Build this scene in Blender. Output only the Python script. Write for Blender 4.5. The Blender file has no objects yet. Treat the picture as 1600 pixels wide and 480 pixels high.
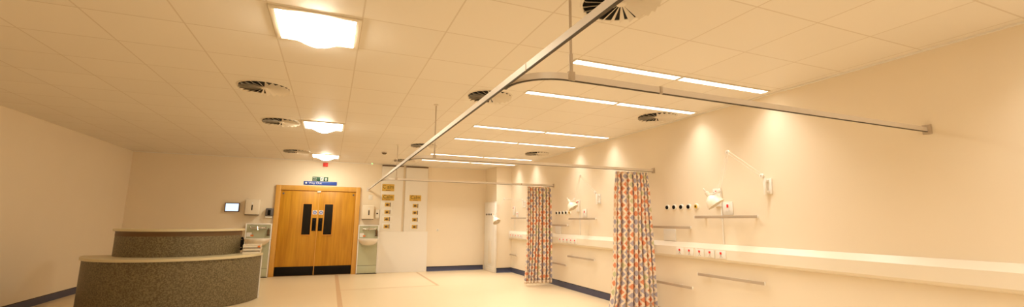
import bpy, bmesh, math, random
from mathutils import Vector, Matrix

random.seed(7)
PI = math.pi
C = bpy.context.scene.collection

# ------------------------------------------------------------------ room size (metres)
WX, WL, YB, YF, CH = 4.417, -4.0, 11.694, -4.4, 2.717

# ------------------------------------------------------------------ materials
def mat(name, col, rough=.6, metal=0., emit=None, strength=0., spec=.5):
    m = bpy.data.materials.new(name); m.use_nodes = True
    b = m.node_tree.nodes['Principled BSDF']
    b.inputs['Base Color'].default_value = (*col, 1)
    b.inputs['Roughness'].default_value = rough
    b.inputs['Metallic'].default_value = metal
    b.inputs['Specular IOR Level'].default_value = spec
    if emit:
        b.inputs['Emission Color'].default_value = (*emit, 1)
        b.inputs['Emission Strength'].default_value = strength
    return m

class NT:
    """small node-tree helper"""
    def __init__(s, m):
        s.m = m; s.t = m.node_tree; s.b = s.t.nodes['Principled BSDF']
    def n(s, kind, **kw):
        x = s.t.nodes.new(kind)
        for k, v in kw.items(): setattr(x, k, v)
        return x
    def l(s, a, b): s.t.links.new(a, b)
    def math(s, op, a, b=None):
        x = s.n('ShaderNodeMath', operation=op)
        for i, v in enumerate((a, b)):
            if v is None: continue
            if isinstance(v, (int, float)): x.inputs[i].default_value = v
            else: s.l(v, x.inputs[i])
        return x.outputs[0]
    def mix(s, f, a, b):
        x = s.n('ShaderNodeMix', data_type='RGBA')
        if isinstance(f, (int, float)): x.inputs[0].default_value = f
        else: s.l(f, x.inputs[0])
        for i, v in ((6, a), (7, b)):
            if isinstance(v, tuple): x.inputs[i].default_value = (*v, 1)
            else: s.l(v, x.inputs[i])
        return x.outputs[2]
    def noise(s, scale, vec=None, detail=4):
        x = s.n('ShaderNodeTexNoise'); x.inputs['Scale'].default_value = scale
        x.inputs['Detail'].default_value = detail
        if vec is not None: s.l(vec, x.inputs['Vector'])
        return x.outputs[0]
    def coord(s, which='Object'):
        return s.n('ShaderNodeTexCoord').outputs[which]
    def xyz(s, v):
        x = s.n('ShaderNodeSeparateXYZ'); s.l(v, x.inputs[0]); return x.outputs
    def scaled(s, v, sc):
        x = s.n('ShaderNodeMapping'); x.inputs['Scale'].default_value = sc
        s.l(v, x.inputs['Vector']); return x.outputs[0]
    def bump(s, h, strength, dist=.01):
        x = s.n('ShaderNodeBump'); x.inputs['Strength'].default_value = strength
        x.inputs['Distance'].default_value = dist
        s.l(h, x.inputs['Height']); s.l(x.outputs[0], s.b.inputs['Normal'])

def mottled(name, a, b, scale, rough=.6, bump=0., sc=(1, 1, 1), metal=0.):
    m = mat(name, a, rough, metal); t = NT(m)
    v = t.scaled(t.coord(), sc); nz = t.noise(scale, v)
    t.l(t.mix(nz, a, b), t.b.inputs['Base Color'])
    if bump: t.bump(nz, bump)
    return m

M = {}
M['wall'] = mottled('cream_wall_paint', (.80, .70, .545), (.82, .72, .565), 3, .55)
M['white_panel'] = mottled('white_laminate', (.80, .765, .70), (.82, .785, .72), 2, .35)
M['white'] = mottled('white_plastic', (.80, .77, .70), (.83, .80, .73), 6, .35)
M['steel_white'] = mottled('white_enamel', (.79, .715, .585), (.82, .745, .615), 5, .35)
M['ceramic'] = mottled('white_ceramic', (.80, .74, .64), (.83, .77, .67), 5, .12)
M['green'] = mottled('sage_green_laminate', (.47, .485, .335), (.50, .515, .365), 4, .35)
M['black'] = mottled('black_plastic', (.005, .004, .003), (.008, .006, .005), 9, .5)
M['black'].node_tree.nodes['Principled BSDF'].inputs['Specular IOR Level'].default_value = .15
M['rubber'] = mottled('dark_blue_vinyl', (.050, .055, .105), (.060, .065, .12), 6, .45)
M['grey_plastic'] = mottled('dark_grey_plastic', (.11, .10, .10), (.13, .12, .12), 9, .35)
M['alu'] = mottled('brushed_aluminium', (.72, .65, .57), (.78, .71, .63), 14, .45, sc=(1, 1, 8), metal=.15)
M['slot'] = mottled('dark_slot', (.06, .04, .02), (.07, .05, .03), 9, .6)
M['bar'] = mottled('anodised_rail', (.50, .41, .31), (.54, .45, .35), 12, .4, metal=.35)
M['chrome'] = mottled('chrome', (.75, .72, .68), (.80, .77, .72), 20, .12, metal=1.)
M['red'] = mottled('red_plastic', (.75, .02, .015), (.80, .03, .02), 9, .35)
M['orange'] = mottled('orange_plastic', (.75, .20, .04), (.80, .24, .05), 9, .4)
M['yellow'] = mottled('yellow_plastic', (.70, .42, .03), (.74, .46, .04), 9, .4)
M['brass'] = mottled('brass_label', (.62, .38, .06), (.70, .46, .10), 30, .35, metal=.2)
M['brass_dark'] = mottled('dark_bronze', (.09, .05, .02), (.14, .08, .03), 30, .4)
M['ink'] = mottled('dark_green_ink', (.05, .06, .01), (.07, .08, .015), 20, .6)
M['sign_blue'] = mottled('blue_sign', (.02, .075, .40), (.025, .085, .44), 5, .35)
M['sign_green'] = mottled('green_sign', (.01, .085, .03), (.014, .10, .04), 5, .4)
M['sign_white'] = mottled('sign_white', (.83, .82, .80), (.86, .85, .83), 5, .4)
M['glass_dark'] = mottled('dark_door_glass', (.008, .006, .004), (.012, .009, .006), 3, .12)
M['glass_dark'].node_tree.nodes['Principled BSDF'].inputs['Specular IOR Level'].default_value = .22
M['vent'] = mottled('vent_enamel', (.74, .67, .56), (.77, .70, .59), 6, .4)
M['vent_dark'] = mottled('vent_dark', (.010, .008, .006), (.014, .011, .008), 6, .9)
M['taupe'] = mottled('counter_top_laminate', (.66, .58, .38), (.70, .62, .42), 7, .35)
M['brown'] = mottled('dark_brown_wood', (.11, .055, .018), (.16, .085, .03), 8, .45, sc=(1, 1, 6))
M['paper'] = mottled('paper_stack', (.78, .68, .52), (.60, .50, .36), 3, .7, sc=(1, 1, 60))
M['screen'] = mat('lit_screen', (.1, .12, .15), .2, emit=(.55, .75, 1.), strength=1.1)
M['green_led'] = mat('green_led', (.1, .5, .1), .3, emit=(.35, 1., .3), strength=1.2)
LAMP = (1., .95, .88)
M['diffuser'] = mat('ceiling_light_diffuser', (.8, .8, .8), .4, emit=(1., .93, .745), strength=23.)
M['tube'] = mat('strip_light_diffuser', (.8, .8, .8), .4, emit=(1., .92, .78), strength=3.2)
M['stripe'] = mottled('floor_inlay', (.56, .37, .20), (.60, .40, .22), 10, .4)
M['seam'] = mottled('floor_seam', (.62, .44, .25), (.66, .47, .27), 10, .4)

# stone-speckled desk cladding
m = M['stone'] = mat('speckled_stone_laminate', (.3, .27, .2), .45); t = NT(m)
n1 = t.noise(55, t.coord(), 3); n2 = t.noise(9, t.coord(), 2)
r = t.n('ShaderNodeValToRGB'); r.color_ramp.elements[0].position = .40; r.color_ramp.elements[1].position = .62
r.color_ramp.elements[0].color = (.095, .072, .034, 1); r.color_ramp.elements[1].color = (.24, .195, .105, 1)
t.l(n1, r.inputs[0])
t.l(t.mix(t.math('MULTIPLY', n2, .35), r.outputs[0], (.15, .12, .06)), t.b.inputs['Base Color'])

# oak veneer
def oak(name, a, b, rough=.4):
    m = mat(name, a, rough); t = NT(m)
    v = t.scaled(t.coord(), (1, 1, .06))
    n1 = t.noise(22, v, 6); n2 = t.noise(5, t.scaled(t.coord(), (1, 1, .25)), 2)
    f = t.math('ADD', t.math('MULTIPLY', n1, .75), t.math('MULTIPLY', n2, .35))
    rr = t.n('ShaderNodeValToRGB'); rr.color_ramp.elements[0].position = .38; rr.color_ramp.elements[1].position = .72
    rr.color_ramp.elements[0].color = (*a, 1); rr.color_ramp.elements[1].color = (*b, 1)
    t.l(f, rr.inputs[0]); t.l(rr.outputs[0], t.b.inputs['Base Color'])
    return m
M['oak'] = oak('oak_veneer', (.44, .185, .006), (.62, .305, .018))
M['oak_frame'] = oak('oak_frame', (.64, .33, .065), (.70, .38, .085))
M['oak_lip'] = oak('oak_glazing_bead', (.60, .25, .02), (.66, .29, .03))

# suspended ceiling: 600 mm tiles with thin joint lines
m = M['ceiling'] = mat('ceiling_tiles', (.8, .75, .66), .50, spec=.30); t = NT(m)
x = t.xyz(t.coord())
def joint(o, off):
    f = t.math('FRACT', t.math('DIVIDE', t.math('ADD', o, off), .6))
    d = t.math('ABSOLUTE', t.math('SUBTRACT', f, .5))
    return t.math('GREATER_THAN', d, .5 - .0095)
j = t.math('MAXIMUM', joint(x[0], .483 + 6.), joint(x[1], -3.1 + 6.))
cell = t.n('ShaderNodeTexWhiteNoise', noise_dimensions='3D')
cv = t.n('ShaderNodeCombineXYZ')
t.l(t.math('FLOOR', t.math('DIVIDE', t.math('ADD', x[0], 6.483), .6)), cv.inputs[0])
t.l(t.math('FLOOR', t.math('DIVIDE', t.math('ADD', x[1], 2.9), .6)), cv.inputs[1])
t.l(cv.outputs[0], cell.inputs['Vector'])
base = t.mix(cell.outputs[0], (.775, .72, .63), (.80, .745, .655))
t.l(t.mix(j, base, (.66, .585, .475)), t.b.inputs['Base Color'])
t.bump(t.math('SUBTRACT', 1., j), .25, .003)

# vinyl floor
m = M['floor'] = mat('sheet_vinyl_floor', (.76, .63, .44), .32, spec=.35); t = NT(m)
n1 = t.noise(1.1, t.coord(), 3); n2 = t.noise(120, t.coord(), 2)
c1 = t.mix(n1, (.735, .595, .385), (.775, .635, .43))
t.l(t.mix(t.math('MULTIPLY', n2, .2), c1, (.66, .52, .32)), t.b.inputs['Base Color'])

# curtain print: diamonds in orange, slate blue and green on peach
m = M['curtain'] = mat('diamond_print_fabric', (.8, .6, .45), .85, spec=.2); t = NT(m)
u = t.xyz(t.coord('UV'))
p = t.math('DIVIDE', u[0], .118); q = t.math('DIVIDE', u[1], .118)
s_ = t.math('ADD', p, q); d_ = t.math('SUBTRACT', p, q)
fs = t.math('ABSOLUTE', t.math('SUBTRACT', t.math('FRACT', s_), .5))
fd = t.math('ABSOLUTE', t.math('SUBTRACT', t.math('FRACT', d_), .5))
inside = t.math('LESS_THAN', t.math('MAXIMUM', fs, fd), .345)
cv = t.n('ShaderNodeCombineXYZ')
t.l(t.math('FLOOR', s_), cv.inputs[0]); t.l(t.math('FLOOR', d_), cv.inputs[1])
wn = t.n('ShaderNodeTexWhiteNoise', noise_dimensions='3D'); t.l(cv.outputs[0], wn.inputs['Vector'])
r = t.n('ShaderNodeValToRGB'); r.color_ramp.interpolation = 'CONSTANT'
e = r.color_ramp.elements
e[0].position = 0; e[0].color = (.74, .26, .12, 1)
e[1].position = .36; e[1].color = (.38, .345, .40, 1)
for pos, col in ((.72, (.56, .54, .30)), (.86, (.76, .48, .30))):
    k = e.new(pos); k.color = (*col, 1)
t.l(wn.outputs[0], r.inputs[0])
weave = t.noise(260, t.coord('UV'), 1)
col = t.mix(inside, (.84, .70, .54), r.outputs[0])
t.l(t.mix(t.math('MULTIPLY', weave, .12), col, (.6, .45, .3)), t.b.inputs['Base Color'])
M['hem'] = mottled('cream_hem_fabric', (.80, .66, .50), (.82, .68, .52), 30, .9)

# ------------------------------------------------------------------ mesh helpers
class MB:
    def __init__(s): s.b = bmesh.new()
    def _merge(s, tmp):
        me = bpy.data.meshes.new('tmp'); tmp.to_mesh(me); tmp.free()
        s.b.from_mesh(me); bpy.data.meshes.remove(me)
    def box(s, x0, x1, y0, y1, z0, z1, bev=0., seg=2):
        t = bmesh.new(); bmesh.ops.create_cube(t, size=1)
        for v in t.verts:
            v.co = Vector(((x0+x1)/2 + v.co.x*(x1-x0), (y0+y1)/2 + v.co.y*(y1-y0), (z0+z1)/2 + v.co.z*(z1-z0)))
        if bev: bmesh.ops.bevel(t, geom=t.edges[:], offset=bev, segments=seg, affect='EDGES', profile=.5)
        s._merge(t); return s
    def cyl(s, p0, p1, r, r2=None, seg=16, bev=0.):
        p0, p1 = Vector(p0), Vector(p1); d = p1 - p0
        t = bmesh.new()
        bmesh.ops.create_cone(t, cap_ends=True, segments=seg, radius1=r, radius2=r if r2 is None else r2, depth=d.length)
        if bev:
            ed = [e for e in t.edges if len(e.link_faces) == 2 and abs(e.link_faces[0].normal.dot(e.link_faces[1].normal)) < .3]
            bmesh.ops.bevel(t, geom=ed, offset=bev, segments=2, affect='EDGES', profile=.5)
        q = Vector((0, 0, 1)).rotation_difference(d.normalized()).to_matrix().to_4x4()
        bmesh.ops.transform(t, matrix=Matrix.Translation((p0+p1)/2) @ q, verts=t.verts)
        s._merge(t); return s
    def ball(s, c, r, sc=(1, 1, 1), seg=14):
        t = bmesh.new(); bmesh.ops.create_uvsphere(t, u_segments=seg, v_segments=seg//2+2, radius=r)
        for v in t.verts: v.co = Vector((c[0]+v.co.x*sc[0], c[1]+v.co.y*sc[1], c[2]+v.co.z*sc[2]))
        s._merge(t); return s
    def tube(s, pts, r, seg=10):
        pts = [Vector(p) for p in pts]; t = s.b; rings = []
        for i, p in enumerate(pts):
            d = (pts[min(i+1, len(pts)-1)] - pts[max(i-1, 0)]).normalized()
            up = Vector((0, 0, 1)) if abs(d.z) < .95 else Vector((1, 0, 0))
            a = d.cross(up).normalized(); b = a.cross(d)
            rings.append([t.verts.new(p + a*r*math.cos(2*PI*k/seg) + b*r*math.sin(2*PI*k/seg)) for k in range(seg)])
        for i in range(len(rings)-1):
            for k in range(seg):
                t.faces.new((rings[i][k], rings[i][(k+1) % seg], rings[i+1][(k+1) % seg], rings[i+1][k]))
        t.faces.new(rings[0][::-1]); t.faces.new(rings[-1]); return s
    def sweep(s, pts, prof):
        """closed profile (a across, b up) swept along a level path"""
        pts = [Vector(p) for p in pts]; t = s.b; rings = []
        for i, p in enumerate(pts):
            d = (pts[min(i+1, len(pts)-1)] - pts[max(i-1, 0)]); d.z = 0; d.normalize()
            a = Vector((d.y, -d.x, 0))
            rings.append([t.verts.new(p + a*u_ + Vector((0, 0, v_))) for u_, v_ in prof])
        n = len(prof)
        for i in range(len(rings)-1):
            for k in range(n):
                t.faces.new((rings[i][k], rings[i][(k+1) % n], rings[i+1][(k+1) % n], rings[i+1][k]))
        t.faces.new(rings[0][::-1]); t.faces.new(rings[-1]); return s
    def lathe(s, prof, o, d, seg=28, close=False):
        """profile of (radius, along) about axis d from point o"""
        o = Vector(o); d = Vector(d).normalized()
        q = Vector((0, 0, 1)).rotation_difference(d)
        t = s.b; rings = []
        for r_, h in prof:
            rings.append([t.verts.new(o + q @ Vector((r_*math.cos(2*PI*k/seg), r_*math.sin(2*PI*k/seg), h))) for k in range(seg)])
        for i in range(len(rings)-1):
            for k in range(seg):
                t.faces.new((rings[i][k], rings[i][(k+1) % seg], rings[i+1][(k+1) % seg], rings[i+1][k]))
        if close:
            for k in range(seg):
                t.faces.new((rings[-1][k], rings[-1][(k+1) % seg], rings[0][(k+1) % seg], rings[0][k]))
        return s
    def prism(s, poly, y0, y1):
        """polygon in x,z extruded along y"""
        t = s.b
        a = [t.verts.new((x_, y0, z_)) for x_, z_ in poly]; b = [t.verts.new((x_, y1, z_)) for x_, z_ in poly]
        n = len(poly)
        for k in range(n): t.faces.new((a[k], a[(k+1) % n], b[(k+1) % n], b[k]))
        t.faces.new(a[::-1]); t.faces.new(b); return s
    def done(s, name, material, parent=None, loc=(0, 0, 0), smooth=True):
        bmesh.ops.recalc_face_normals(s.b, faces=s.b.faces[:])
        me = bpy.data.meshes.new(name); s.b.to_mesh(me); s.b.free()
        if smooth:
            for f in me.polygons: f.use_smooth = True
            me.set_sharp_from_angle(angle=math.radians(32))
        me.materials.append(M[material] if isinstance(material, str) else material)
        o = bpy.data.objects.new(name, me); C.objects.link(o); o.location = loc
        if parent: o.parent = parent
        return o

def tag(o, label=None, cat=None, group=None, kind=None):
    if label: o['label'] = label
    if cat: o['category'] = cat
    if group: o['group'] = group
    if kind: o['kind'] = kind
    return o
def thing(name, label, cat, loc, rz=0., group=None, kind=None):
    o = bpy.data.objects.new(name, None); C.objects.link(o)
    o.location = loc; o.rotation_euler = (0, 0, rz); o.empty_display_size = .1
    return tag(o, label, cat, group, kind)
def copy_thing(o, label, loc, group=None):
    def rec(a, parent):
        c = a.copy(); C.objects.link(c)
        if parent: c.parent = parent
        for ch in list(a.children): rec(ch, c)
        return c
    r_ = rec(o, None); r_.location = loc; r_['label'] = label
    if group: r_['group'] = group
    return r_
def lettering(text, size, x, z, y, material, parent, align='LEFT', name='lettering', depth=.0015, stretch=1.):
    cu = bpy.data.curves.new('text', 'FONT'); cu.body = text; cu.size = size; cu.extrude = depth
    cu.align_x = align; cu.align_y = 'CENTER'
    o = bpy.data.objects.new('text', cu); C.objects.link(o)
    bpy.context.view_layer.update()
    dg = bpy.context.evaluated_depsgraph_get()
    me = bpy.data.meshes.new_from_object(o.evaluated_get(dg))
    bpy.data.objects.remove(o); bpy.data.curves.remove(cu)
    me.transform(Matrix.Translation((x, y, z)) @ Matrix.Rotation(PI/2, 4, 'X') @ Matrix.Diagonal((stretch, 1, 1, 1)))
    me.materials.clear(); me.materials.append(M[material])
    r_ = bpy.data.objects.new(name, me); C.objects.link(r_); r_.parent = parent
    return r_
RW = -PI/2          # turn for things on the right-hand wall: local x runs along the wall towards the camera, local -y into the room

# ------------------------------------------------------------------ setting
def struct(name, mb, material, loc=(0, 0, 0)):
    return tag(mb.done(name, material, None, loc, smooth=False), kind='structure')
struct('floor', MB().box(WL-.2, WX+.2, YF-.2, YB+.2, -.15, 0), 'floor')
struct('ceiling', MB().box(WL-.2, WX+.2, YF-.2, YB+.2, CH, CH+.15), 'ceiling')
struct('wall_right', MB().box(WX, WX+.15, YF-.2, YB+.2, 0, CH), 'wall')
struct('wall_left', MB().box(WL-.15, WL, YF-.2, YB+.2, 0, CH), 'wall')
struct('wall_back', MB().box(WL, WX, YB, YB+.15, 0, CH), 'wall')
struct('wall_front', MB().box(WL, WX, YF-.15, YF, 0, CH), 'wall')
PX, PY = 3.99, 10.83        # boxed-out pier in the far right corner
struct('wall_pier', MB().box(PX, WX, PY, YB, 0, CH), 'wall')

def skirting(name, path):
    prof = [(0, 0), (.045, 0), (.022, .022), (.014, .05), (.012, .102), (0, .106)]
    struct(name, MB().sweep(path, prof), 'rubber')
    struct(name + '_cap', MB().sweep(path, [(0, .1065), (.013, .1025), (.014, .112), (0, .118)]), 'black')
e_ = .001
skirting('baseboard_right', [(WX-e_, PY, 0), (WX-e_, YF, 0)][::-1])
skirting('baseboard_pier', [(WX, PY-e_, 0), (PX, PY-e_, 0)][::-1])
skirting('baseboard_back', [(2.40, YB-e_, 0), (3.93, YB-e_, 0)][::1])
skirting('baseboard_left', [(WL+e_, YF, 0), (WL+e_, YB, 0)][::-1])
skirting('baseboard_back_left', [(WL, YB-e_, 0), (-1.76, YB-e_, 0)])

def strip(name, x0, x1, y0, y1, material):
    struct(name, MB().box(x0, x1, y0, y1, 0, .0012), material)
strip('trim_1', .20, .275, -1.2, 11.60, 'stripe')
strip('trim_2', 2.10, 2.155, 9.13, 11.55, 'stripe')
strip('trim_3', .275, 2.10, 9.13, 9.165, 'seam')
# thin trim where ceiling meets the walls
struct('trim_4', MB().box(WX-.022, WX, YF, PY, CH-.014, CH, .001), 'white_panel')
struct('trim_5', MB().box(WL, PX, YB-.022, YB, CH-.014, CH, .001), 'white_panel')
# clad lower wall behind the display boards
struct('wall_cladding', MB().box(1.162, 2.385, YB-.05, YB, 0, 1.0115, .003), 'white_panel')

# ------------------------------------------------------------------ double door
door = thing('door_1', 'pale oak double door with two narrow dark glass slots, under the blue Way Out sign', 'door', (-.275, YB, 0), kind='structure')
fr = MB(); fr.box(-.939, -.835, -.055, 0, 0, 2.10, .004); fr.box(.835, .939, -.055, 0, 0, 2.10, .004); fr.box(-.835, .835, -.055, 0, 1.985, 2.10, .004)
fr.done('door_frame', 'oak_frame', door)
def leaf(x0, x1, sgn):
    # sgn: +1 the meeting edge is on the right
    lf = MB().box(x0, x1, -.03, -.001, .008, 1.98, .003).done('door_leaf', 'oak', door)
    me_ = x1 if sgn > 0 else x0
    gx0, gx1 = sorted((me_ - sgn*.105*1.35, me_ - sgn*.325))
    gz0, gz1 = .945, 1.665
    gl = MB().box(gx0, gx1, -.034, -.028, gz0, gz1).done('vision_panel', 'glass_dark', lf)
    b_ = MB()
    for a in ((gx0-.02, gx0, gz0-.02, gz1+.02), (gx1, gx1+.02, gz0-.02, gz1+.02), (gx0, gx1, gz1, gz1+.02), (gx0, gx1, gz0-.02, gz0)):
        b_.box(a[0], a[1], -.042, -.028, a[2], a[3], .002)
    b_.done('glazing_bead', 'oak_lip', lf)
    px = me_ - sgn*.065
    pp = MB().box(px-.045, px+.045, -.034, -.03, 1.03, 1.335, .001).done('push_plate', 'black', lf)
    MB().tube([(px, -.034, 1.09), (px, -.075, 1.10), (px, -.075, 1.27), (px, -.034, 1.28)], .009).done('pull_handle', 'black', pp)
    MB().box(x0+.006, x1-.006, -.034, -.03, .012, .215, .001).done('kick_plate', 'black', lf)
    sg = MB().box(px-.048, px+.048, -.032, -.03, 1.42, 1.516).done('fire_door_notice', 'sign_white', lf)
    MB().lathe([(.040, .0), (.040, .002), (.023, .002), (.023, .0)], (px, -.032, 1.468), (0, -1, 0), close=True).done('blue_ring', 'sign_blue', sg)
    MB().cyl((px, -.032, 1.468), (px, -.0345, 1.468), .011).done('blue_dot', 'sign_blue', sg)
    hx = x0 + .055 if sgn > 0 else x1 - .055
    MB().cyl((hx, -.03, 1.905), (hx, -.04, 1.905), .022, bev=.002).done('hold_open_disc', 'grey_plastic', lf)
leaf(-.833, -.003, 1); leaf(.003, .833, -1)
MB().box(-.05, .03, -.058, -.03, 1.945, 1.982, .004).done('door_magnet', 'white', door)
MB().box(-.008, .008, -.036, -.03, .01, 1.94, .002).done('meeting_strip', 'oak_frame', door)

# ------------------------------------------------------------------ signs over the door
sg = thing('direction_sign', 'long blue sign reading Way Out above the oak double door', 'sign', (-.27, YB, 2.172))
MB().box(-.372, .372, -.014, 0, -.043, .043, .003).done('sign_panel', 'sign_blue', sg)
lettering('Way Out', .076, -.265, .0, -.0145, 'sign_white', sg)
MB().cyl((-.318, -.014, 0), (-.318, -.0165, 0), .022, seg=20).done('white_symbol', 'sign_white', sg)
sg = thing('exit_sign', 'small green Fire exit sign with running figure and arrow, atop the blue sign', 'sign', (-.282, YB, 2.274))
MB().box(-.176, .176, -.010, 0, -.052, .054, .002).done('sign_panel', 'sign_green', sg)
lettering('Fire', .052, -.160, .022, -.0105, 'sign_white', sg)
lettering('exit', .052, -.160, -.024, -.0105, 'sign_white', sg)
d_ = MB().box(.0, .072, -.0125, -.010, -.046, .048); d_.done('white_doorway', 'sign_white', sg)
f_ = MB().cyl((.040, -.0125, .030), (.040, -.0145, .030), .008)
for a, b in (((.036, .02), (.030, -.008)), ((.030, -.008), (.045, -.022)), ((.045, -.022), (.040, -.038)), ((.030, -.008), (.016, -.024)), ((.016, -.024), (.006, -.022)), ((.036, .018), (.052, .006)), ((.036, .018), (.020, .006))):
    f_.tube([(a[0], -.0135, a[1]), (b[0], -.0135, b[1])], .0042, 6)
f_.done('running_figure', 'sign_green', sg)
MB().prism([(.118, -.044), (.138, -.044), (.138, -.002), (.158, -.002), (.128, .040), (.098, -.002), (.118, -.002)], -.0125, -.010).done('white_arrow', 'sign_white', sg)

# red alarm and small ceiling devices
al = thing('alarm_sounder', 'small red alarm box high on the back wall above the exit sign', 'alarm', (-.19, YB+.001, 2.63))
MB().box(-.055, .055, -.05, 0, -.045, .045, .006).done('alarm_body', 'red', al)
MB().cyl((0, -.05, 0), (0, -.058, 0), .03, bev=.003).done('sounder_grille', 'red', al)
sm = thing('smoke_detector', 'small round smoke detector on the ceiling left of the curtain rail', 'smoke detector', (.97, 9.53, CH))
MB().lathe([(.0, -.045), (.03, -.045), (.045, -.03), (.055, -.012), (.055, -.003)], (0, 0, 0), (0, 0, 1), 20).done('detector_head', 'brass_dark', sm)
MB().cyl((0, 0, -.012), (0, 0, 0), .062, seg=24).done('detector_base', 'vent', sm)
sm = thing('ceiling_sensor', 'tiny white sensor with a green light at the ceiling edge, right of the door', 'sensor', (.89, 11.52, CH))
MB().lathe([(.0, -.045), (.022, -.042), (.034, -.025), (.036, 0)], (0, 0, 0), (0, 0, 1), 18).done('sensor_body', 'white', sm)
MB().ball((0, -.03, -.022), .013).done('green_light', 'green_led', sm)

# ------------------------------------------------------------------ ceiling lights
def square_light(y, label):
    r_ = thing('ceiling_light', label, 'light', (-.183, y, CH), group='square ceiling lights in a row')
    f_ = MB()
    for a in ((-.298, .298, -.298, -.262), (-.298, .298, .262, .298), (-.298, -.262, -.262, .262), (.262, .298, -.262, .262)):
        f_.box(*a, -.013, -.0005, .002)
    f_.done('light_frame', 'steel_white', r_)
    d = MB(); n, ny = 28, 16; bm = d.b; rows_ = []
    for k in range(ny+1):
        y_ = -1 + 2*k/ny; fy = 1 - y_**6
        row = []
        for i in range(n+1):
            x_ = -1 + 2*i/n; a = min(1., abs(x_)/.86)
            row.append(bm.verts.new((.262*x_, .262*y_, -.009 - .082*fy*(.5 + .5*math.cos(PI*a))**.8)))
        rows_.append(row)
    top = [[bm.verts.new((.262*x_, .262*y_, -.003)) for x_ in (-1, 1)] for y_ in (-1, 1)]
    for k in range(ny):
        for i in range(n): bm.faces.new((rows_[k][i], rows_[k][i+1], rows_[k+1][i+1], rows_[k+1][i]))
    bm.faces.new((top[0][0], top[0][1], top[1][1], top[1][0]))
    bm.faces.new([top[0][0]] + rows_[0] + [top[0][1]]); bm.faces.new([top[1][1]] + rows_[-1][::-1] + [top[1][0]])
    bm.faces.new([top[1][0]] + [r2[0] for r2 in rows_[::-1]] + [top[0][0]]); bm.faces.new([top[0][1]] + [r2[-1] for r2 in rows_] + [top[1][1]])
    d.done('light_diffuser', 'diffuser', r_)
    return r_
square_light(3.425, 'large square ceiling light with bulging diffuser, nearest of three')
square_light(7.16, 'square ceiling light with bulging diffuser, middle of three')
square_light(10.70, 'square ceiling light with bulging diffuser, farthest, close above the door')
for y, w_ in ((-.175, 'just behind the viewpoint'), (-3.775, 'by the front wall')):  # unseen lights added behind the viewpoint to brighten the room
    square_light(y, 'added unseen square ceiling light with bulging diffuser, %s' % w_)

STRIP_W, STRIP_SPREAD = 6.2, 112.
def strip_light():
    r_ = thing('strip_light', '', 'light', (0, 0, CH), group='recessed strip lights over the bays')
    f_ = MB()
    for a in ((-.60, .60, -.062, -.045), (-.60, .60, .045, .062), (-.60, -.585, -.045, .045), (.585, .60, -.045, .045)):
        f_.box(*a, -.009, -.0005, .001)
    f_.done('light_frame', 'vent', r_)
    MB().box(-.585, .585, -.045, .045, -.006, -.002).done('light_diffuser', 'tube', r_)
    li = bpy.data.lights.new('strip_lamp', 'AREA'); li.shape = 'RECTANGLE'; li.size = 1.14; li.size_y = .08
    li.energy = STRIP_W; li.color = LAMP; li.spread = math.radians(STRIP_SPREAD)
    lo = bpy.data.objects.new('strip_lamp', li); C.objects.link(lo); lo.parent = r_; lo.location = (0, 0, -.014)
    return r_
rows = [(3.245, 'nearest row in view'), (4.28, 'second row from the front'), (6.21, 'third row from the front'),
        (7.325, 'fourth row from the front'), (9.31, 'fifth row from the front'), (10.335, 'farthest row by the back wall'),
        (.97, 'row above the viewpoint'), (-.06, 'row behind the viewpoint')]
first = None
for y, where in rows:
    for xx, side in ((2.50, 'left'), (3.71, 'right')):
        lab = 'narrow white strip light, %s of the pair, %s' % (side, where)
        if first is None:
            first = strip_light(); first.location = (xx, y, CH); first['label'] = lab
        else: copy_thing(first, lab, (xx, y, CH))

# ------------------------------------------------------------------ swirl air vents
def vent():
    r_ = thing('air_vent', '', 'vent', (0, 0, CH), group='round swirl vents in the ceiling')
    MB().lathe([(.264, -.001), (.262, -.006), (.250, -.009), (.246, -.007), (.246, -.001)], (0, 0, 0), (0, 0, 1), 48, close=True).done('vent_ring', 'vent', r_)
    MB().cyl((0, 0, -.004), (0, 0, -.001), .247, seg=40).done('vent_backing', 'vent_dark', r_)
    b_ = MB(); n = 22; bm = b_.b
    for k in range(n):
        a = 2*PI*k/n + .07
        rd = Vector((math.cos(a), math.sin(a), 0)); tg = Vector((-math.sin(a), math.cos(a), 0))
        vs = []
        for rad, fill in ((.030, .86), (.247, .66)):
            w = 2*PI*rad/n * fill
            c_ = (-tg*math.cos(math.radians(36)) + Vector((0, 0, 1))*math.sin(math.radians(36))) * w/2
            nn = (tg*math.sin(math.radians(36)) + Vector((0, 0, 1))*math.cos(math.radians(36))) * .0008
            h = min(.0045 + abs(c_.z), .030)
            ctr = rd*rad + Vector((0, 0, -h-.0015))
            vs.append([bm.verts.new(ctr + sx*c_ + sn*nn) for sx, sn in ((-1, -1), (1, -1), (1, 1), (-1, 1))])
        i, o_ = vs
        for q_ in range(4): bm.faces.new((i[q_], i[(q_+1) % 4], o_[(q_+1) % 4], o_[q_]))
        bm.faces.new(i[::-1]); bm.faces.new(o_)
    b_.done('vent_blades', 'vent', r_, smooth=False)
    MB().lathe([(0, -.022), (.028, -.020), (.036, -.012), (.036, -.004)], (0, 0, 0), (0, 0, 1), 24).done('vent_hub', 'vent', r_)
    return r_
spots = [(-.755, 5.27, 'round swirl vent left of the square lights, nearest of three there'),
         (-.755, 7.09, 'round swirl vent left of the square lights, second of three there'),
         (-.745, 10.15, 'round swirl vent left of the square lights, farthest, near the back wall'),
         (1.655, 2.20, 'big round swirl vent cut by the top edge, behind the curtain rail'),
         (1.60, 4.61, 'round swirl vent half hidden by the long curtain rail, second from the front'),
         (1.57, 8.30, 'round swirl vent touching the long curtain rail, third from the front'),
         (1.56, 10.65, 'tiny distant swirl vent just left of the curtain rail, near the back wall'),
         (4.0, 4.63, 'round swirl vent by the right wall beside the second strip row'),
         (3.95, 8.29, 'round swirl vent by the right wall, the farther one')]
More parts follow.
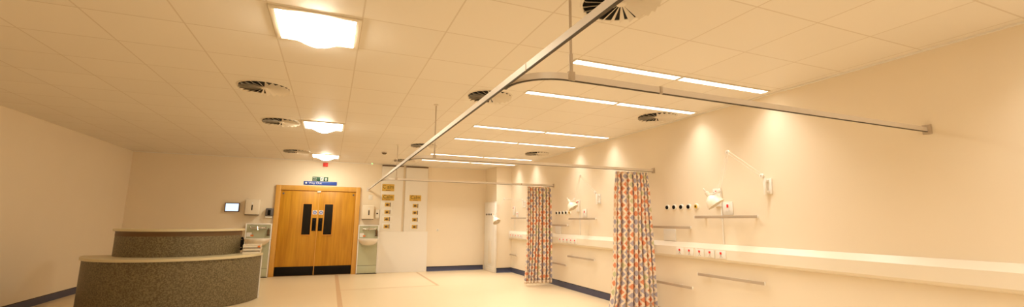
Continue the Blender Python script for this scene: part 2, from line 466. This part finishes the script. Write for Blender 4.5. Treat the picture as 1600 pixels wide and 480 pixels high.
first = None
for x_, y, lab in spots:
    if first is None: first = vent(); first.location = (x_, y, CH); first['label'] = lab
    else: copy_thing(first, lab, (x_, y, CH))

# ------------------------------------------------------------------ curtain rails
RX, RZ0, RZ1 = .85, 2.042, 2.080
prof = [(-.0065, 0), (-.0025, 0), (-.0025, .006), (.0025, .006), (.0025, 0), (.0065, 0), (.0065, RZ1-RZ0), (-.0065, RZ1-RZ0)]
def rail_under(path):  # dark strip covering the full underside of the rail
    return MB().sweep(path, [(-.0068, -.002), (.0068, -.002), (.0068, .0025), (-.0068, .0025)])
mr = thing('curtain_rail', 'long straight aluminium curtain rail running to the back wall', 'curtain rail', (RX, 0, RZ0), group='ceiling hung curtain rails')
path = [(0, -1.0, 0), (0, YB-.02, 0)]
MB().sweep(path, prof).done('rail_track', 'alu', mr)
rail_under(path).done('dark_underside', 'slot', mr)
for y in (1.90, 5.12, 8.30):
    MB().box(-.0085, .0085, y-.006, y+.006, -.001, RZ1-RZ0+.0015, .001).done('rail_joiner', 'alu', mr)
MB().box(-.035, .035, YB-.02, YB-.002, -.03, RZ1-RZ0+.03, .003).done('wall_flange', 'alu', mr)
def cross_rail(y, lab, rod_x, clips):
    r_ = thing('curtain_rail', lab, 'curtain rail', (RX, y, RZ0), group='ceiling hung curtain rails')
    R_ = .25; pa = [(.0145, R_ + .03, 0)]
    for k in range(0, 13):
        a = PI + (PI/2)*k/12
        pa.append((.0145 + R_ + R_*math.cos(a), R_ + R_*math.sin(a), 0))
    pa.append((WX - RX - .012, 0, 0))
    MB().sweep(pa, prof).done('rail_track', 'alu', r_)
    rail_under(pa).done('dark_underside', 'slot', r_)
    MB().box(WX-RX-.014, WX-RX-.001, -.03, .03, -.02, RZ1-RZ0+.02, .003).done('wall_flange', 'bar', r_)
    xr = rod_x - RX
    rod = MB().cyl((xr, 0, RZ1-RZ0), (xr, 0, CH-RZ0-.001), .0075, seg=12).done('hanger_rod', 'bar', r_)
    MB().cyl((xr, 0, RZ1-RZ0-.004), (xr, 0, RZ1-RZ0+.11), .0105, seg=12).done('rod_socket', 'bar', rod)
    MB().box(xr-.02, xr+.02, -.0095, .0095, -.002, RZ1-RZ0+.012, .002).done('rail_clamp', 'bar', rod)
    MB().cyl((xr, 0, CH-RZ0-.012), (xr, 0, CH-RZ0-.001), .028, seg=18).done('ceiling_rose', 'vent', rod)
    for cx_ in clips:
        MB().box(cx_-RX-.010, cx_-RX+.010, -.0095, .009, -.003, RZ1-RZ0+.004, .002).done('rail_joiner', 'bar', r_)
cross_rail(1.95, 'curved curtain rail branching across to the right wall, nearest the viewer', 1.13, (1.72,))
cross_rail(5.24, 'curtain rail branching to the right wall, carrying the nearer curtain', 1.12, ())
cross_rail(8.44, 'farthest branching curtain rail, carrying the farther curtain', 1.10, (3.66,))

# ------------------------------------------------------------------ curtains
def curtain(label, y, xt, xm, xb, z0, folds, amp, width, seed, flat_hem):
    rnd = random.Random(seed)
    r_ = thing('curtain', label, 'curtain', ((xt[0]+xt[1])/2, y, 0), group='patterned bay curtains')
    cx = (xt[0]+xt[1])/2
    nu, nv = folds*14, 46; ztop = 2.020
    ph = [rnd.uniform(-.5, .5) for _ in range(folds+2)]; am = [rnd.uniform(.65, 1.25) for _ in range(folds+2)]
    wd = [rnd.uniform(.55, 1.6) for _ in range(folds)]; tot = sum(wd); cum = [0]
    for w in wd: cum.append(cum[-1] + w/tot)
    def at(u, v):
        k = min(folds-1, max(i for i in range(folds) if cum[i] <= u + 1e-9)); f = (u-cum[k])/(cum[k+1]-cum[k])
        ph_ = 2*PI*f; g = k + f
        i0 = int(g); fr_ = g - i0
        a_ = am[i0]*(1-fr_) + am[i0+1]*fr_
        gather = .55 + .45*min(1, v/.12)
        ya = amp*a_*gather*(1 + .55*v)
        def lr(i):
            if v < .5: s = v/.5; return xt[i]*(1-s) + xm[i]*s
            s = (v-.5)/.5; s = s*s*.6 + s*.4; return xm[i]*(1-s) + xb[i]*s
        xl, xr = lr(0), lr(1)
        wob = .35*math.sin(2.3*g + 3.1*v*1.3 + seed) * v
        xx = xl + (xr-xl)*(u + .30*(cum[k+1]-cum[k])*math.sin(2*ph_)*.55*min(1, u*(1-u)*60))
        yy = -ya*math.cos(ph_ + wob) + .012*math.sin(5*v + g)
        return Vector((xx - cx, yy, ztop + (z0 - ztop)*v))
    def sheet(v0, v1, nv_, name, material, thick, parent):
        b_ = MB(); bm = b_.b; uv = bm.loops.layers.uv.new('UVMap'); rows_ = []; ul = [0.]
        for i in range(nv_+1):
            v = v0 + (v1-v0)*i/nv_
            rows_.append([bm.verts.new(at(j/nu, v)) for j in range(nu+1)])
        for j in range(nu): ul.append(ul[-1] + (at((j+1)/nu, .7) - at(j/nu, .7)).length)
        for i in range(nv_):
            for j in range(nu):
                f_ = bm.faces.new((rows_[i][j], rows_[i][j+1], rows_[i+1][j+1], rows_[i+1][j]))
                for lp, (ii, jj) in zip(f_.loops, ((i, j), (i, j+1), (i+1, j+1), (i+1, j))):
                    lp[uv].uv = (ul[jj]/ul[-1]*width + seed*.31, rows_[ii][jj].co.z + seed*.17)
        o = b_.done(name, material, parent)
        for p_ in o.data.polygons: p_.use_smooth = True
        md = o.modifiers.new('thickness', 'SOLIDIFY'); md.thickness = thick; md.offset = 0
        return o
    vh = 1 - .055/(ztop - z0)
    sheet(0, vh if flat_hem else 1., nv, 'curtain_cloth', 'curtain', .003, r_)
    if flat_hem: sheet(vh, 1., 2, 'hem', 'hem', .005, r_)
    for k in range(folds+1):
        p_ = at(k/folds, 0.)
        MB().cyl((p_.x, 0, 2.014), (p_.x, 0, 2.0395), .005, seg=8).done('glider', 'white', r_)
curtain('diamond patterned curtain, the nearer and taller one, reaching below the picture', 5.24, (3.745, 4.295), (3.685, 4.305), (3.555, 4.335), .05, 8, .040, 1.75, 1, False)
curtain('diamond patterned curtain, the farther one between the middle and far bays', 8.44, (3.80, 4.345), (3.79, 4.338), (3.73, 4.33), .055, 8, .044, 1.75, 2, True)

# ------------------------------------------------------------------ bed-head trunking on the right wall
tk = thing('wall_trunking', 'long cream service trunking along the right wall at socket height', 'trunking', (WX, PY-.005, 0), RW)
L_ = PY - .005 - YF - .01
poly = [(0, .835), (0, 1.045), (-.02, 1.045), (-.068, .985), (-.068, .872), (-.05, .850)]
t_ = MB(); bm = t_.b
a = [bm.verts.new((0.003, y_, z_)) for y_, z_ in poly]; b = [bm.verts.new((L_, y_, z_)) for y_, z_ in poly]
for k in range(6): bm.faces.new((a[k], a[(k+1) % 6], b[(k+1) % 6], b[k]))
bm.faces.new(a[::-1]); bm.faces.new(b)
t_.done('trunking_body', 'steel_white', tk)
MB().box(0, .004, -.072, 0, .832, 1.049, .001).done('end_cap', 'white', tk)
for k in range(1, 4):
    MB().box(k*3.2-.010, k*3.2+.010, -.0695, -.03, .868, .989, .001).done('joint_cover', 'white', tk)

ORD = ['first', 'second', 'third', 'fourth', 'fifth']
def socket():
    r_ = thing('socket_outlet', '', 'socket', (0, 0, 0), RW, 'red switched sockets on the trunking')
    MB().box(-.070, .070, -.010, -.001, -.046, .046, .003).done('socket_plate', 'white', r_)
    MB().box(-.013, .013, -.017, -.010, .004, .030, .003).done('switch_rocker', 'red', r_)
    h = MB(); h.box(-.004, .004, -.0108, -.0095, -.020, -.008); h.box(-.016, -.008, -.0108, -.0095, -.034, -.029); h.box(.008, .016, -.0108, -.0095, -.034, -.029)
    h.done('pin_holes', 'slot', r_)
    return r_
bays = [('nearest bay', [4.706, 4.535, 4.362, 4.198, 4.030]), ('middle bay', [8.037, 7.89, 7.745, 7.60, 7.453]), ('far bay', [10.70, 10.53, 10.36, 10.19, 10.02])]
first = None
for where, ys in bays:
    for k, y in enumerate(ys):
        lab = 'red switched socket on the trunking in the %s, %s from left' % (where, ORD[k])
        if first is None: first = socket(); first.location = (WX-.068, y, .928); first['label'] = lab
        else: copy_thing(first, lab, (WX-.068, y, .928))

# medical gas outlets
def gas(last):
    r_ = thing('gas_outlet', '', 'gas outlet', (0, 0, 0), RW, 'medical gas outlets in rows')
    MB().lathe([(.040, -.001), (.040, .010), (.034, .018), (.026, .018), (.026, .004), (.0, .004)], (0, 0, 0), (0, -1, 0), 24).done('outlet_collar', 'white', r_)
    if last:
        MB().lathe([(.0265, .010), (.0265, .022), (.016, .024), (.016, .012)], (0, 0, 0), (0, -1, 0), 20, close=True).done('outlet_core', 'yellow', r_)
        MB().cyl((0, -.010, 0), (0, -.018, 0), .0158).done('outlet_bore', 'black', r_)
    else:
        MB().lathe([(.0265, .006), (.0265, .024), (.020, .030), (.008, .030), (.0, .028)], (0, 0, 0), (0, -1, 0), 20).done('outlet_core', 'black', r_)
    return r_
ga, gb = gas(False), gas(True); used = {0: False, 1: False}
for where, x_, z, ys in (('nearest bay', WX, 1.510, (4.972, 4.838, 4.705, 4.57, 4.438)), ('middle bay', WX, 1.475, (8.29, 8.155, 8.02, 7.885, 7.75)), ('far bay', 3.925, 1.468, (11.36, 11.235, 11.11, 10.985, 10.86))):
    for k, y in enumerate(ys):
        i = int(k == 4); src = (ga, gb)[i]
        lab = '%s gas outlet in the %s, %s from left in its row of five' % ('yellow ringed' if i else 'black', where, ORD[k])
        if not used[i]: used[i] = True; src.location = (x_, y, z); src['label'] = lab
        else: copy_thing(src, lab, (x_, y, z))

# grey equipment rails
def equip_rail(y0, y1, z, lab):
    L2 = y0 - y1
    r_ = thing('equipment_rail', lab, 'wall rail', (WX, y0, z), RW, 'grey equipment rails on the right wall')
    MB().box(0, L2, -.066, -.056, -.017, .017, .002).done('rail_bar', 'bar', r_)
    for xx in (0, L2):
        MB().box(xx-.004, xx+.004, -.068, -.054, -.019, .019, .002).done('end_cap', 'white', r_)
    for xx in (L2*(.14 if y0 < 10 else .3), L2*.72 if z < 1 else L2*.93):
        MB().cyl((xx, -.056, 0), (xx, -.001, 0), .014, seg=14).done('standoff', 'vent', r_)
equip_rail(4.424, 3.503, 1.374, 'long grey wall rail right of the gas outlets in the nearest bay')
equip_rail(5.40, 4.50, 1.238, 'grey wall rail ending below the nearest gas outlets, partly behind the nearer curtain')
equip_rail(4.427, 3.486, .663, 'long grey wall rail below the sockets in the nearest bay')
equip_rail(5.40, 4.528, .475, 'lowest grey wall rail right of the nearer curtain')
equip_rail(7.703, 6.744, 1.352, 'grey wall rail right of the gas outlets in the middle bay')
equip_rail(8.60, 7.758, 1.224, 'grey wall rail below the middle gas outlets, partly behind the farther curtain')
equip_rail(7.774, 6.815, .634, 'grey wall rail below the sockets in the middle bay')
equip_rail(8.60, 7.829, .452, 'lowest grey wall rail right of the farther curtain')
equip_rail(10.719, 9.742, 1.373, 'grey wall rail above the sockets in the far bay')
equip_rail(10.786, 10.32, .452, 'short grey wall rail below the sockets in the far bay')

# wall-mounted reading lamps on jointed arms
def lamp(lab, y, z, joint_, elbow, head, apex, mouth):
    r_ = thing('reading_lamp', lab, 'lamp', (WX, y, z), RW, 'jointed reading lamps over the beds')
    def loc(p): return Vector((y - p[1], p[0] - WX, p[2] - z))
    j_, e, h, ap, mo = map(loc, (joint_, elbow, head, apex, mouth))
    br = MB(); br.box(-.045, .045, -.012, -.001, -.085, .085, .004); br.box(-.018, .018, -.055, -.010, -.075, -.045, .004); br.box(-.018, .018, -.055, -.010, .045, .075, .004)
    br.done('wall_bracket', 'white', r_)
    ps = MB(); ps.cyl((0, -.06, -.09), (0, -.06, .095), .016, seg=16, bev=.003); ps.tube([(0, -.06, .085), (0, -.068, .10), j_], .011)
    ps.done('pivot_post', 'white', r_)
    def arm(a, b, name):
        d = (b-a).normalized(); s_ = d.cross(Vector((0, 1, 0))); s_ = s_.normalized()*.016
        o = MB(); o.cyl(a + s_, b + s_, .0038, seg=8); o.cyl(a - s_, b - s_, .0038, seg=8)
        q = o.done(name, 'vent', r_)
        for c_ in ((a,) if name == 'lower_arm' else (a, b)): MB().cyl(c_ + Vector((0, -.012, 0)), c_ + Vector((0, .012, 0)), .024, seg=18, bev=.003).done('arm_joint', 'white', q)
        MB().cyl(a + Vector((0, -.016, 0)), a + Vector((0, .016, 0)), .006, seg=10).done('pivot_screw', 'bar', q)
    arm(j_, e, 'lower_arm'); arm(e, h, 'upper_arm')
    d = (mo-ap).normalized(); Ls = (mo-ap).length
    sh = MB()
    P_ = [(.0, -.05), (.020, -.05), (.024, -.045), (.026, .01), (.040, .022), (.066, Ls*.30), (.085, Ls*.52), (.096, Ls*.78), (.101, Ls),
          (.098, Ls), (.093, Ls*.78), (.082, Ls*.53), (.062, Ls*.33), (.030, .030), (.0, .028)]
    sh.lathe(P_, ap, d, 32); q = sh.done('lamp_shade', 'steel_white', r_)
    MB().cyl(ap - d*.05, ap - d*.10, .010, seg=12, bev=.002).done('shade_handle', 'vent', q)
    MB().ball(ap + d*Ls*.62, .032).done('bulb', 'sign_white', q)
    nk = MB().tube([h, h*.5 + ap*.5 + Vector((0, 0, -.004)), ap - d*.02], .008).done('neck', 'white', r_)
lamp('white jointed reading lamp on the right wall, the large nearest one', 3.39, 1.70, (4.335, 3.40, 1.815), (4.20, 3.704, 2.11), (4.12, 3.795, 1.665), (4.10, 3.925, 1.62), (4.14, 3.862, 1.512))
k_ = 3.30
lamp('white jointed reading lamp above the middle bay gas outlets, between the two curtains', 3.39+k_, 1.70, (4.335, 3.40+k_, 1.815), (4.20, 3.68+k_, 2.13), (4.12, 3.76+k_, 1.70), (4.10, 3.90+k_, 1.655), (4.14, 3.837+k_, 1.545))
lamp('white reading lamp hanging over the far bay, in front of the corner casing', 9.95, 1.70, (4.335, 9.95, 1.815), (4.10, 10.55, 1.855), (3.86, 10.58, 1.41), (3.85, 10.60, 1.385), (3.885, 10.50, 1.270))

# nurse-call boxes, switch plates, blank plates, cable covers
def call_box(y, z, lab, drop):
    r_ = thing('call_unit', lab, 'call unit', (WX, y, z), RW, 'call units beside the reading lamps')
    MB().box(-.055, .055, -.035, -.001, -.11, .11, .005).done('unit_case', 'white', r_)
    MB().cyl((0, -.035, .070), (0, -.042, .070), .014, bev=.002).done('red_button', 'red', r_)
    MB().cyl((-.034, -.035, .058), (-.034, -.039, .058), .009).done('brown_button', 'brown', r_)
    MB().cyl((.034, -.035, .075), (.034, -.039, .075), .008).done('grey_button', 'grey_plastic', r_)
    MB().box(.030, .046, -.012, -.001, -drop, -.11, .002).done('cable_cover', 'white', r_)
call_box(4.075, 1.61, 'white call unit with red button behind the nearest lamp shade', .565)
call_box(7.40, 1.60, 'white call unit with red button behind the middle lamp shade', .555)
call_box(10.62, 1.56, 'pale call unit with red button on the wall of the far bay', .515)
def switch_plate(y, z, lab):
    r_ = thing('switch_plate', lab, 'switch', (WX, y, z), RW, 'single red switches above the wall rails')
    MB().box(-.072, .072, -.012, -.001, -.078, .078, .004).done('plate', 'white', r_)
    b_ = MB().box(-.022, .030, -.016, -.012, -.040, .060, .003).done('switch_surround', 'sign_white', r_)
    MB().box(-.006, .020, -.023, -.016, .010, .048, .003).done('switch_rocker', 'red', r_)
switch_plate(3.945, 1.475, 'white plate with red switch right of the nearest lamp shade')
switch_plate(7.19, 1.455, 'white plate with red switch right of the middle call unit')
switch_plate(10.42, 1.455, 'white plate with red switch in the far bay beside its call unit')
def blank(y, z, lab):
    r_ = thing('blank_plate', lab, 'wall plate', (WX, y, z), RW, 'blank plates standing on the trunking')
    MB().box(-.118, .118, -.014, -.001, -.080, .080, .004).done('plate', 'white_panel', r_)
    s_ = MB()
    for xx in (-.09, .09): s_.cyl((xx, -.014, .0), (xx, -.016, .0), .006, seg=10)
    s_.done('screws', 'vent', r_)
blank(4.955, 1.130, 'blank white wall plate above the trunking right of the nearer curtain')
blank(8.24, 1.125, 'blank white wall plate above the trunking right of the farther curtain')

# ------------------------------------------------------------------ service casing on the pier in the far corner
cs = thing('service_casing', 'tall cream boxed casing on the far corner pier, with the far gas outlets', 'casing', (3.925, 10.775, 0))
MB().box(0, .063, 0, .80, .004, 1.775, .004).done('casing_body', 'white_panel', cs)
MB().box(-.006, 0, .20, .46, .21, .79, .003).done('access_panel', 'vent', cs)
MB().box(-.008, .063, -.008, .80, 1.775, 1.79, .003).done('casing_cap', 'white', cs)
g_ = MB()
for k in range(2): g_.box(-.004, 0, .06, .74, .07 + k*.055, .09 + k*.055, .001)
g_.done('bottom_ribs', 'white', cs)

# ------------------------------------------------------------------ back wall: display boards and plaques
def board(x0, x1, lab):
    r_ = thing('display_board', lab, 'board', ((x0+x1)/2, YB-.002, 1.012), group='tall white boards beside the door')
    w = (x1-x0)/2
    MB().box(-w, w, -.048, 0, .004, 1.655, .003).done('board_panel', 'white_panel', r_)
    MB().box(-w, w, -.048, 0, 1.660, 1.684, .002).done('shadow_gap_strip', 'brown', r_)  # dark strip stands in for the shadow gap above the board
    MB().box(-w, w, -.048, -.0, .0005, .0035).done('bottom_edge', 'vent', r_)
board(1.160, 1.700, 'tall white display board nearest the door, with six plaques')
board(1.765, 2.345, 'tall white display board farther from the door, with five plaques')
yb_ = YB - .050
def big_plaque(x_, z, h, text, lab):
    r_ = thing('wall_plaque', lab, 'plaque', (x_, yb_, z), group='large brass plaques on the white boards')
    MB().box(-.150, .150, -.008, -.001, -h/2, h/2, .002).done('plaque_plate', 'brass', r_)
    lettering(text, .128, 0, .015, -.009, 'ink', r_, 'CENTER', stretch=.92)
    MB().box(-.06, .06, -.0095, -.008, -h/2+.016, -h/2+.026).done('small_print', 'brass_dark', r_)
big_plaque(1.330, 2.120, .178, 'C alm', 'large brass plaque with dark lettering, topmost on the left white board')
big_plaque(1.340, 1.868, .150, 'Calm', 'large brass plaque with dark lettering, second down on the left white board')
big_plaque(2.030, 1.870, .152, 'Calm', 'the only large brass plaque on the right white board')
def small_plaque():
    r_ = thing('isolator_plate', '', 'plaque', (0, 0, 0), group='small brass plates on the white boards')
    MB().box(-.125, .125, -.006, -.001, -.080, .080, .003).done('backing_plate', 'white', r_)
    MB().box(-.072, .046, -.012, -.006, -.046, .046, .003).done('brass_plate', 'brass', r_)
    MB().ball((-.012, -.014, -.004), .030, (1.2, .5, .85)).done('dark_knob', 'brass_dark', r_)
    MB().box(.052, .068, -.016, -.006, -.052, .052, .003).done('side_bar', 'brass_dark', r_)
    return r_
first = None
for side, x_, zs in (('left', 1.340, (1.687, 1.502, 1.325, 1.141)), ('right', 2.042, (1.672, 1.495, 1.314, 1.134))):
    for k, z in enumerate(zs):
        lab = 'small brass plate with dark knob on the %s white board, %s from top' % (side, ORD[k])
        if first is None: first = small_plaque(); first.location = (x_, yb_, z); first['label'] = lab
        else: copy_thing(first, lab, (x_, yb_, z))

hk = thing('wall_hook', 'tiny hook on the plain back wall right of the white boards', 'hook', (2.657, YB, 1.045))
MB().box(-.03, .03, -.010, -.001, -.03, .03, .004).done('hook_plate', 'white', hk)
MB().tube([(0, -.010, .005), (0, -.03, 0), (0, -.035, .015)], .006).done('hook_peg', 'brass_dark', hk)
pl = thing('wall_switch', 'small pale blank switch plate beside the left board, above a towel dispenser', 'switch', (.915, YB, 1.86))
MB().box(-.05, .05, -.010, -.001, -.06, .06, .004).done('plate', 'white', pl)
MB().box(-.014, .014, -.015, -.010, -.022, .022, .003).done('rocker', 'white', pl)

# ------------------------------------------------------------------ wash stations
def wash_station(x_, zoff, W, lab):
    r_ = thing('wash_station', lab, 'sink', (x_, YB-.001, 0), group='hand wash stations flanking the door')
    bw = W - .010
    MB().box(-W+.018, W-.018, -.085, 0, .0, 1.185+zoff, .002).done('unit_carcass', 'white_panel', r_)
    f_ = MB(); f_.box(-W, -W+.024, -.100, 0, .012, 1.20+zoff, .003); f_.box(W-.024, W, -.100, 0, .012, 1.20+zoff, .003); f_.box(-W+.024, W-.024, -.100, 0, 1.176+zoff, 1.20+zoff, .003)
    f_.done('edge_trim', 'sign_white', r_)
    sp = MB().box(-W+.024, W-.024, -.090, -.084, .85+zoff, 1.176+zoff).done('splash_panel', 'green', r_)
    MB().box(-W+.024, W-.024, -.090, -.084, .20, .85+zoff).done('lower_panel', 'green', r_)
    MB().box(-W+.024, W-.024, -.092, -.084, .02, .192, .001).done('service_hatch', 'green', r_)
    MB().box(-W+.024, W-.024, -.0865, -.0855, .18, .21).done('hatch_gap', 'slot', r_)
    MB().box(-W+.006, W-.006, -.096, -.0, .0, .016).done('plinth', 'black', r_)
    # basin: half-bowl with a flat rim
    b_ = MB(); bm = b_.b; n = 28; z0 = .862 + zoff
    rings = []
    for rr, zz in ((1.0, 0.), (1.0, -.030), (.97, -.05), (.86, -.095), (.66, -.135), (.40, -.155), (.12, -.16)):
        rings.append([bm.verts.new((-bw*rr*math.cos(PI*k/n), -.088 - .345*rr*math.sin(PI*k/n)**.8, z0+zz)) for k in range(n+1)])
    inner = []
    for rr, zz in ((.90, 0.), (.87, -.02), (.74, -.09), (.45, -.125), (.1, -.13)):
        inner.append([bm.verts.new((-bw*rr*math.cos(PI*k/n), -.105 - .325*rr*math.sin(PI*k/n)**.8, z0+zz)) for k in range(n+1)])
    seq = rings[::-1] + inner
    for i in range(len(seq)-1):
        for k in range(n): bm.faces.new((seq[i][k], seq[i][k+1], seq[i+1][k+1], seq[i+1][k]))
    bm.faces.new([q_[0] for q_ in seq]); bm.faces.new([q_[n] for q_ in seq][::-1])
    b_.done('basin', 'ceramic', r_)
    MB().box(-bw, bw, -.112, -.086, z0-.02, z0+.012, .004).done('basin_upstand', 'ceramic', r_)
    tz = 1.105 + zoff
    tp = MB(); tp.cyl((-.13, -.125, tz), (.13, -.125, tz), .020, seg=16, bev=.004)
    for s_ in (-.13, .13): tp.cyl((s_, -.09, tz), (s_, -.125, tz), .020, seg=14)
    tp.done('mixer_tap', 'chrome', r_)
    lv = MB()
    for s_ in (-1, 1):
        lv.cyl((s_*.13, -.125, tz), (s_*.165, -.125, tz), .024, seg=14, bev=.003)
        lv.tube([(s_*.155, -.13, tz), (s_*.160, -.19, tz+.022), (s_*.160, -.25, tz+.030)], .009)
    lv.done('tap_levers', 'chrome', r_)
    MB().tube([(0, -.125, tz), (0, -.15, tz+.035), (0, -.21, tz+.045), (0, -.25, tz+.025), (0, -.262, tz-.045)], .013).done('spout', 'chrome', r_)
    nb = MB().box(-W+.035, -W+.135, -.094, -.090, .905+zoff, 1.0+zoff).done('notice_label', 'sign_white', r_)
    MB().box(-W+.115, -W+.175, -.0975, -.094, .915+zoff, .95+zoff).done('orange_mark', 'orange', nb)
    bt = MB(); bt.cyl((W-.06, -.115, .96+zoff), (W-.06, -.115, 1.07+zoff), .024, seg=16, bev=.004); bt.cyl((W-.06, -.115, 1.07+zoff), (W-.06, -.115, 1.10+zoff), .010, seg=10)
    bt.box(W-.09, W-.03, -.125, -.088, .93+zoff, .955+zoff, .002)
    bt.done('soap_bottle', 'brown', r_)
wash_station(-1.484, .0, .264, 'green backed hand wash basin left of the oak double door')
wash_station(.9125, -.025, .245, 'green backed hand wash basin right of the oak double door')

def towel_box(x_, z, slot, lab):
    r_ = thing('towel_dispenser', lab, 'dispenser', (x_, YB-.001, z), group='paper towel dispensers over the basins')
    bd = MB(); bd.box(-.142, .142, -.125, 0, -.172, .172, .016, 3); bd.done('dispenser_case', 'steel_white', r_)
    MB().box(slot-.012, slot+.012, -.128, -.124, -.075, .045, .001).done('level_window', 'black', r_)
    MB().box(-.138, .138, -.112, -.01, -.186, -.170, .002).done('towel_slot', 'slot', r_)
    MB().cyl((slot, -.124, .085), (slot, -.130, .085), .016, bev=.002).done('lock', 'sign_white', r_)
towel_box(-1.655, 1.572, .0, 'cream paper towel dispenser above the left basin')
towel_box(.868, 1.492, .02, 'cream paper towel dispenser above the right basin')
sd = thing('soap_dispenser', 'dark grey soap dispenser on the wall just left of the door frame', 'soap dispenser', (-1.305, YB+.001, 1.45))
MB().box(-.075, .075, -.10, 0, -.085, .10, .018, 3).done('dispenser_case', 'grey_plastic', sd)
MB().box(-.078, .060, -.085, 0, -.125, -.080, .008).done('drip_tray', 'white', sd)
MB().box(-.030, .030, -.108, -.098, -.06, .06, .004).done('push_bar', 'black', sd)
gd = thing('gel_dispenser', 'narrow white hand gel dispenser with black dot at the left board edge', 'gel dispenser', (1.098, YB+.001, 1.46))
MB().box(-.050, .050, -.06, 0, -.10, .10, .010, 3).done('dispenser_case', 'white', gd)
MB().lathe([(.020, .0), (.020, .006), (.0, .008)], (-.005, -.06, .0), (0, -1, 0), 20).done('black_dot', 'black', gd)
MB().box(-.035, .035, -.045, -.01, -.125, -.10, .004).done('nozzle', 'white', gd)
sc = thing('wall_screen', 'small lit pale blue screen at the left edge beside the towel dispenser', 'screen', (-2.06, YB-.001, 1.56))
MB().box(-.145, .145, -.045, 0, -.10, .10, .006).done('screen_bezel', 'brown', sc)
MB().box(-.125, .125, -.047, -.044, -.082, .082).done('screen_glass', 'screen', sc)

# ------------------------------------------------------------------ nurse desk
nd = thing('reception_desk', 'curved stone-clad reception desk with cream tops at the left edge', 'desk', (-2.2, 8.85, 0))
def arc_ring(r0, r1, z0, z1, a0, a1, n=48):
    b_ = MB(); bm = b_.b; cols = []
    for k in range(n+1):
        a = math.radians(a0 + (a1-a0)*k/n); c_, s_ = math.cos(a), math.sin(a)
        cols.append([bm.verts.new((r*c_, r*s_, z)) for r, z in ((r0, z0), (r1, z0), (r1, z1), (r0, z1))])
    for k in range(n):
        for q_ in range(4): bm.faces.new((cols[k][q_], cols[k][(q_+1) % 4], cols[k+1][(q_+1) % 4], cols[k+1][q_]))
    bm.faces.new(cols[0][::-1]); bm.faces.new(cols[-1]); return b_
A0, A1 = -175, -7
arc_ring(1.10, 1.175, .005, .705, A0, A1).done('front_cladding', 'stone', nd)
arc_ring(.78, 1.20, .705, .742, A0, A1).done('low_worktop', 'taupe', nd)
arc_ring(.78, .85, .742, 1.04, A0, A1).done('upper_cladding', 'stone', nd)
arc_ring(.78, .852, 1.04, 1.112, A0, A1).done('upper_band', 'brown', nd)
arc_ring(.66, .885, 1.112, 1.145, A0, A1).done('upper_counter', 'taupe', nd)
arc_ring(.78, .82, .005, .705, A0, A1).done('inner_panel', 'brown', nd)
for a in (A0-.5, A1+.5):
    aa = math.radians(a); c_, s_ = math.cos(aa), math.sin(aa); t2 = Vector((-s_, c_, 0))*.011
    e2 = MB(); bm = e2.b
    vs = [[bm.verts.new(Vector((r*c_, r*s_, z)) + sg_*t2) for r, z in ((.775, .003), (1.188, .003), (1.188, .72), (.775, .72))] for sg_ in (-1, 1)]
    for q_ in range(4): bm.faces.new((vs[0][q_], vs[0][(q_+1) % 4], vs[1][(q_+1) % 4], vs[1][q_]))
    bm.faces.new(vs[0]); bm.faces.new(vs[1][::-1])
    e2.done('end_panel', 'sign_white', nd)

# papers and trays on the low worktop
def tray(z, lab, jx):
    r_ = thing('letter_tray', lab, 'tray', (-1.165 + jx, 8.62, z), math.radians(3), 'letter trays stacked on the desk')
    b_ = MB(); b_.box(-.125, .125, -.16, .16, 0, .004); b_.box(-.125, -.121, -.16, .16, .003, .048); b_.box(.121, .125, -.16, .16, .003, .048); b_.box(-.121, .121, .156, .16, .003, .048)
    b_.box(-.121, .121, -.16, -.156, .003, .022)
    b_.done('tray_shell', 'steel_white', r_)
    MB().box(-.115, .115, -.150, .150, .004, .036, .002).done('paper_pile', 'paper', r_)
    return r_
tray(.7425, 'cream letter tray of papers on the reception desk, bottom of the stack', 0)
tray(.7915, 'cream letter tray of papers on the reception desk, middle of the stack', .006)
t3 = tray(.8405, 'cream letter tray with an orange tab, top of the stack on the desk', .0)
MB().box(.085, .124, -.163, -.159, .002, .030, .001).done('orange_tab', 'orange', t3)
ph = thing('telephone_handset', 'black telephone handset hung on the end of the upper desk cladding', 'telephone', (-2.2 + .862*math.cos(math.radians(-11)), 8.85 + .862*math.sin(math.radians(-11)), .80), math.radians(79))
p_ = MB(); p_.tube([(0, -.025, 0), (0.006, -.032, .05), (.008, -.034, .10), (.006, -.032, .15), (0, -.025, .19)], .013, 10)
p_.ball((0, -.015, .005), .024, (1, .8, .9)); p_.ball((0, -.015, .185), .024, (1, .8, .9)); p_.done('handset', 'black', ph)
MB().box(-.022, .022, -.018, -.003, .04, .16, .004).done('cradle', 'black', ph)

# ------------------------------------------------------------------ camera
f_px, cy = 686.643, 230.02
right = Vector((0.9252, -0.3785, 0.0076)); up = Vector((-.0695, -.1501, .9862)); fwd = Vector((.3731, .9133, .1650))
right.normalize(); fwd = (fwd - right*fwd.dot(right)).normalized(); up = right.cross(fwd)
cam = bpy.data.cameras.new('camera'); co = bpy.data.objects.new('camera', cam); C.objects.link(co)
m4 = Matrix((right, up, -fwd)).transposed().to_4x4(); m4.translation = Vector((0, 0, 1.3112))
co.matrix_world = m4
cam.sensor_fit = 'HORIZONTAL'; cam.sensor_width = 36; cam.lens = f_px/1600*36
cam.shift_y = -(240 - cy)/1600
cam.clip_start = .02
bpy.context.scene.camera = co

# ------------------------------------------------------------------ world and view
w = bpy.data.worlds.new('world'); w.use_nodes = True
w.node_tree.nodes['Background'].inputs[0].default_value = (1, .85, .65, 1)
w.node_tree.nodes['Background'].inputs[1].default_value = .05
S = bpy.context.scene; S.world = w
S.view_settings.view_transform = 'Standard'; S.view_settings.look = 'None'
S.view_settings.gamma = 1; S.view_settings.use_curve_mapping = False
S.view_settings.exposure = .56
S.cycles.max_bounces = 14; S.cycles.diffuse_bounces = 8
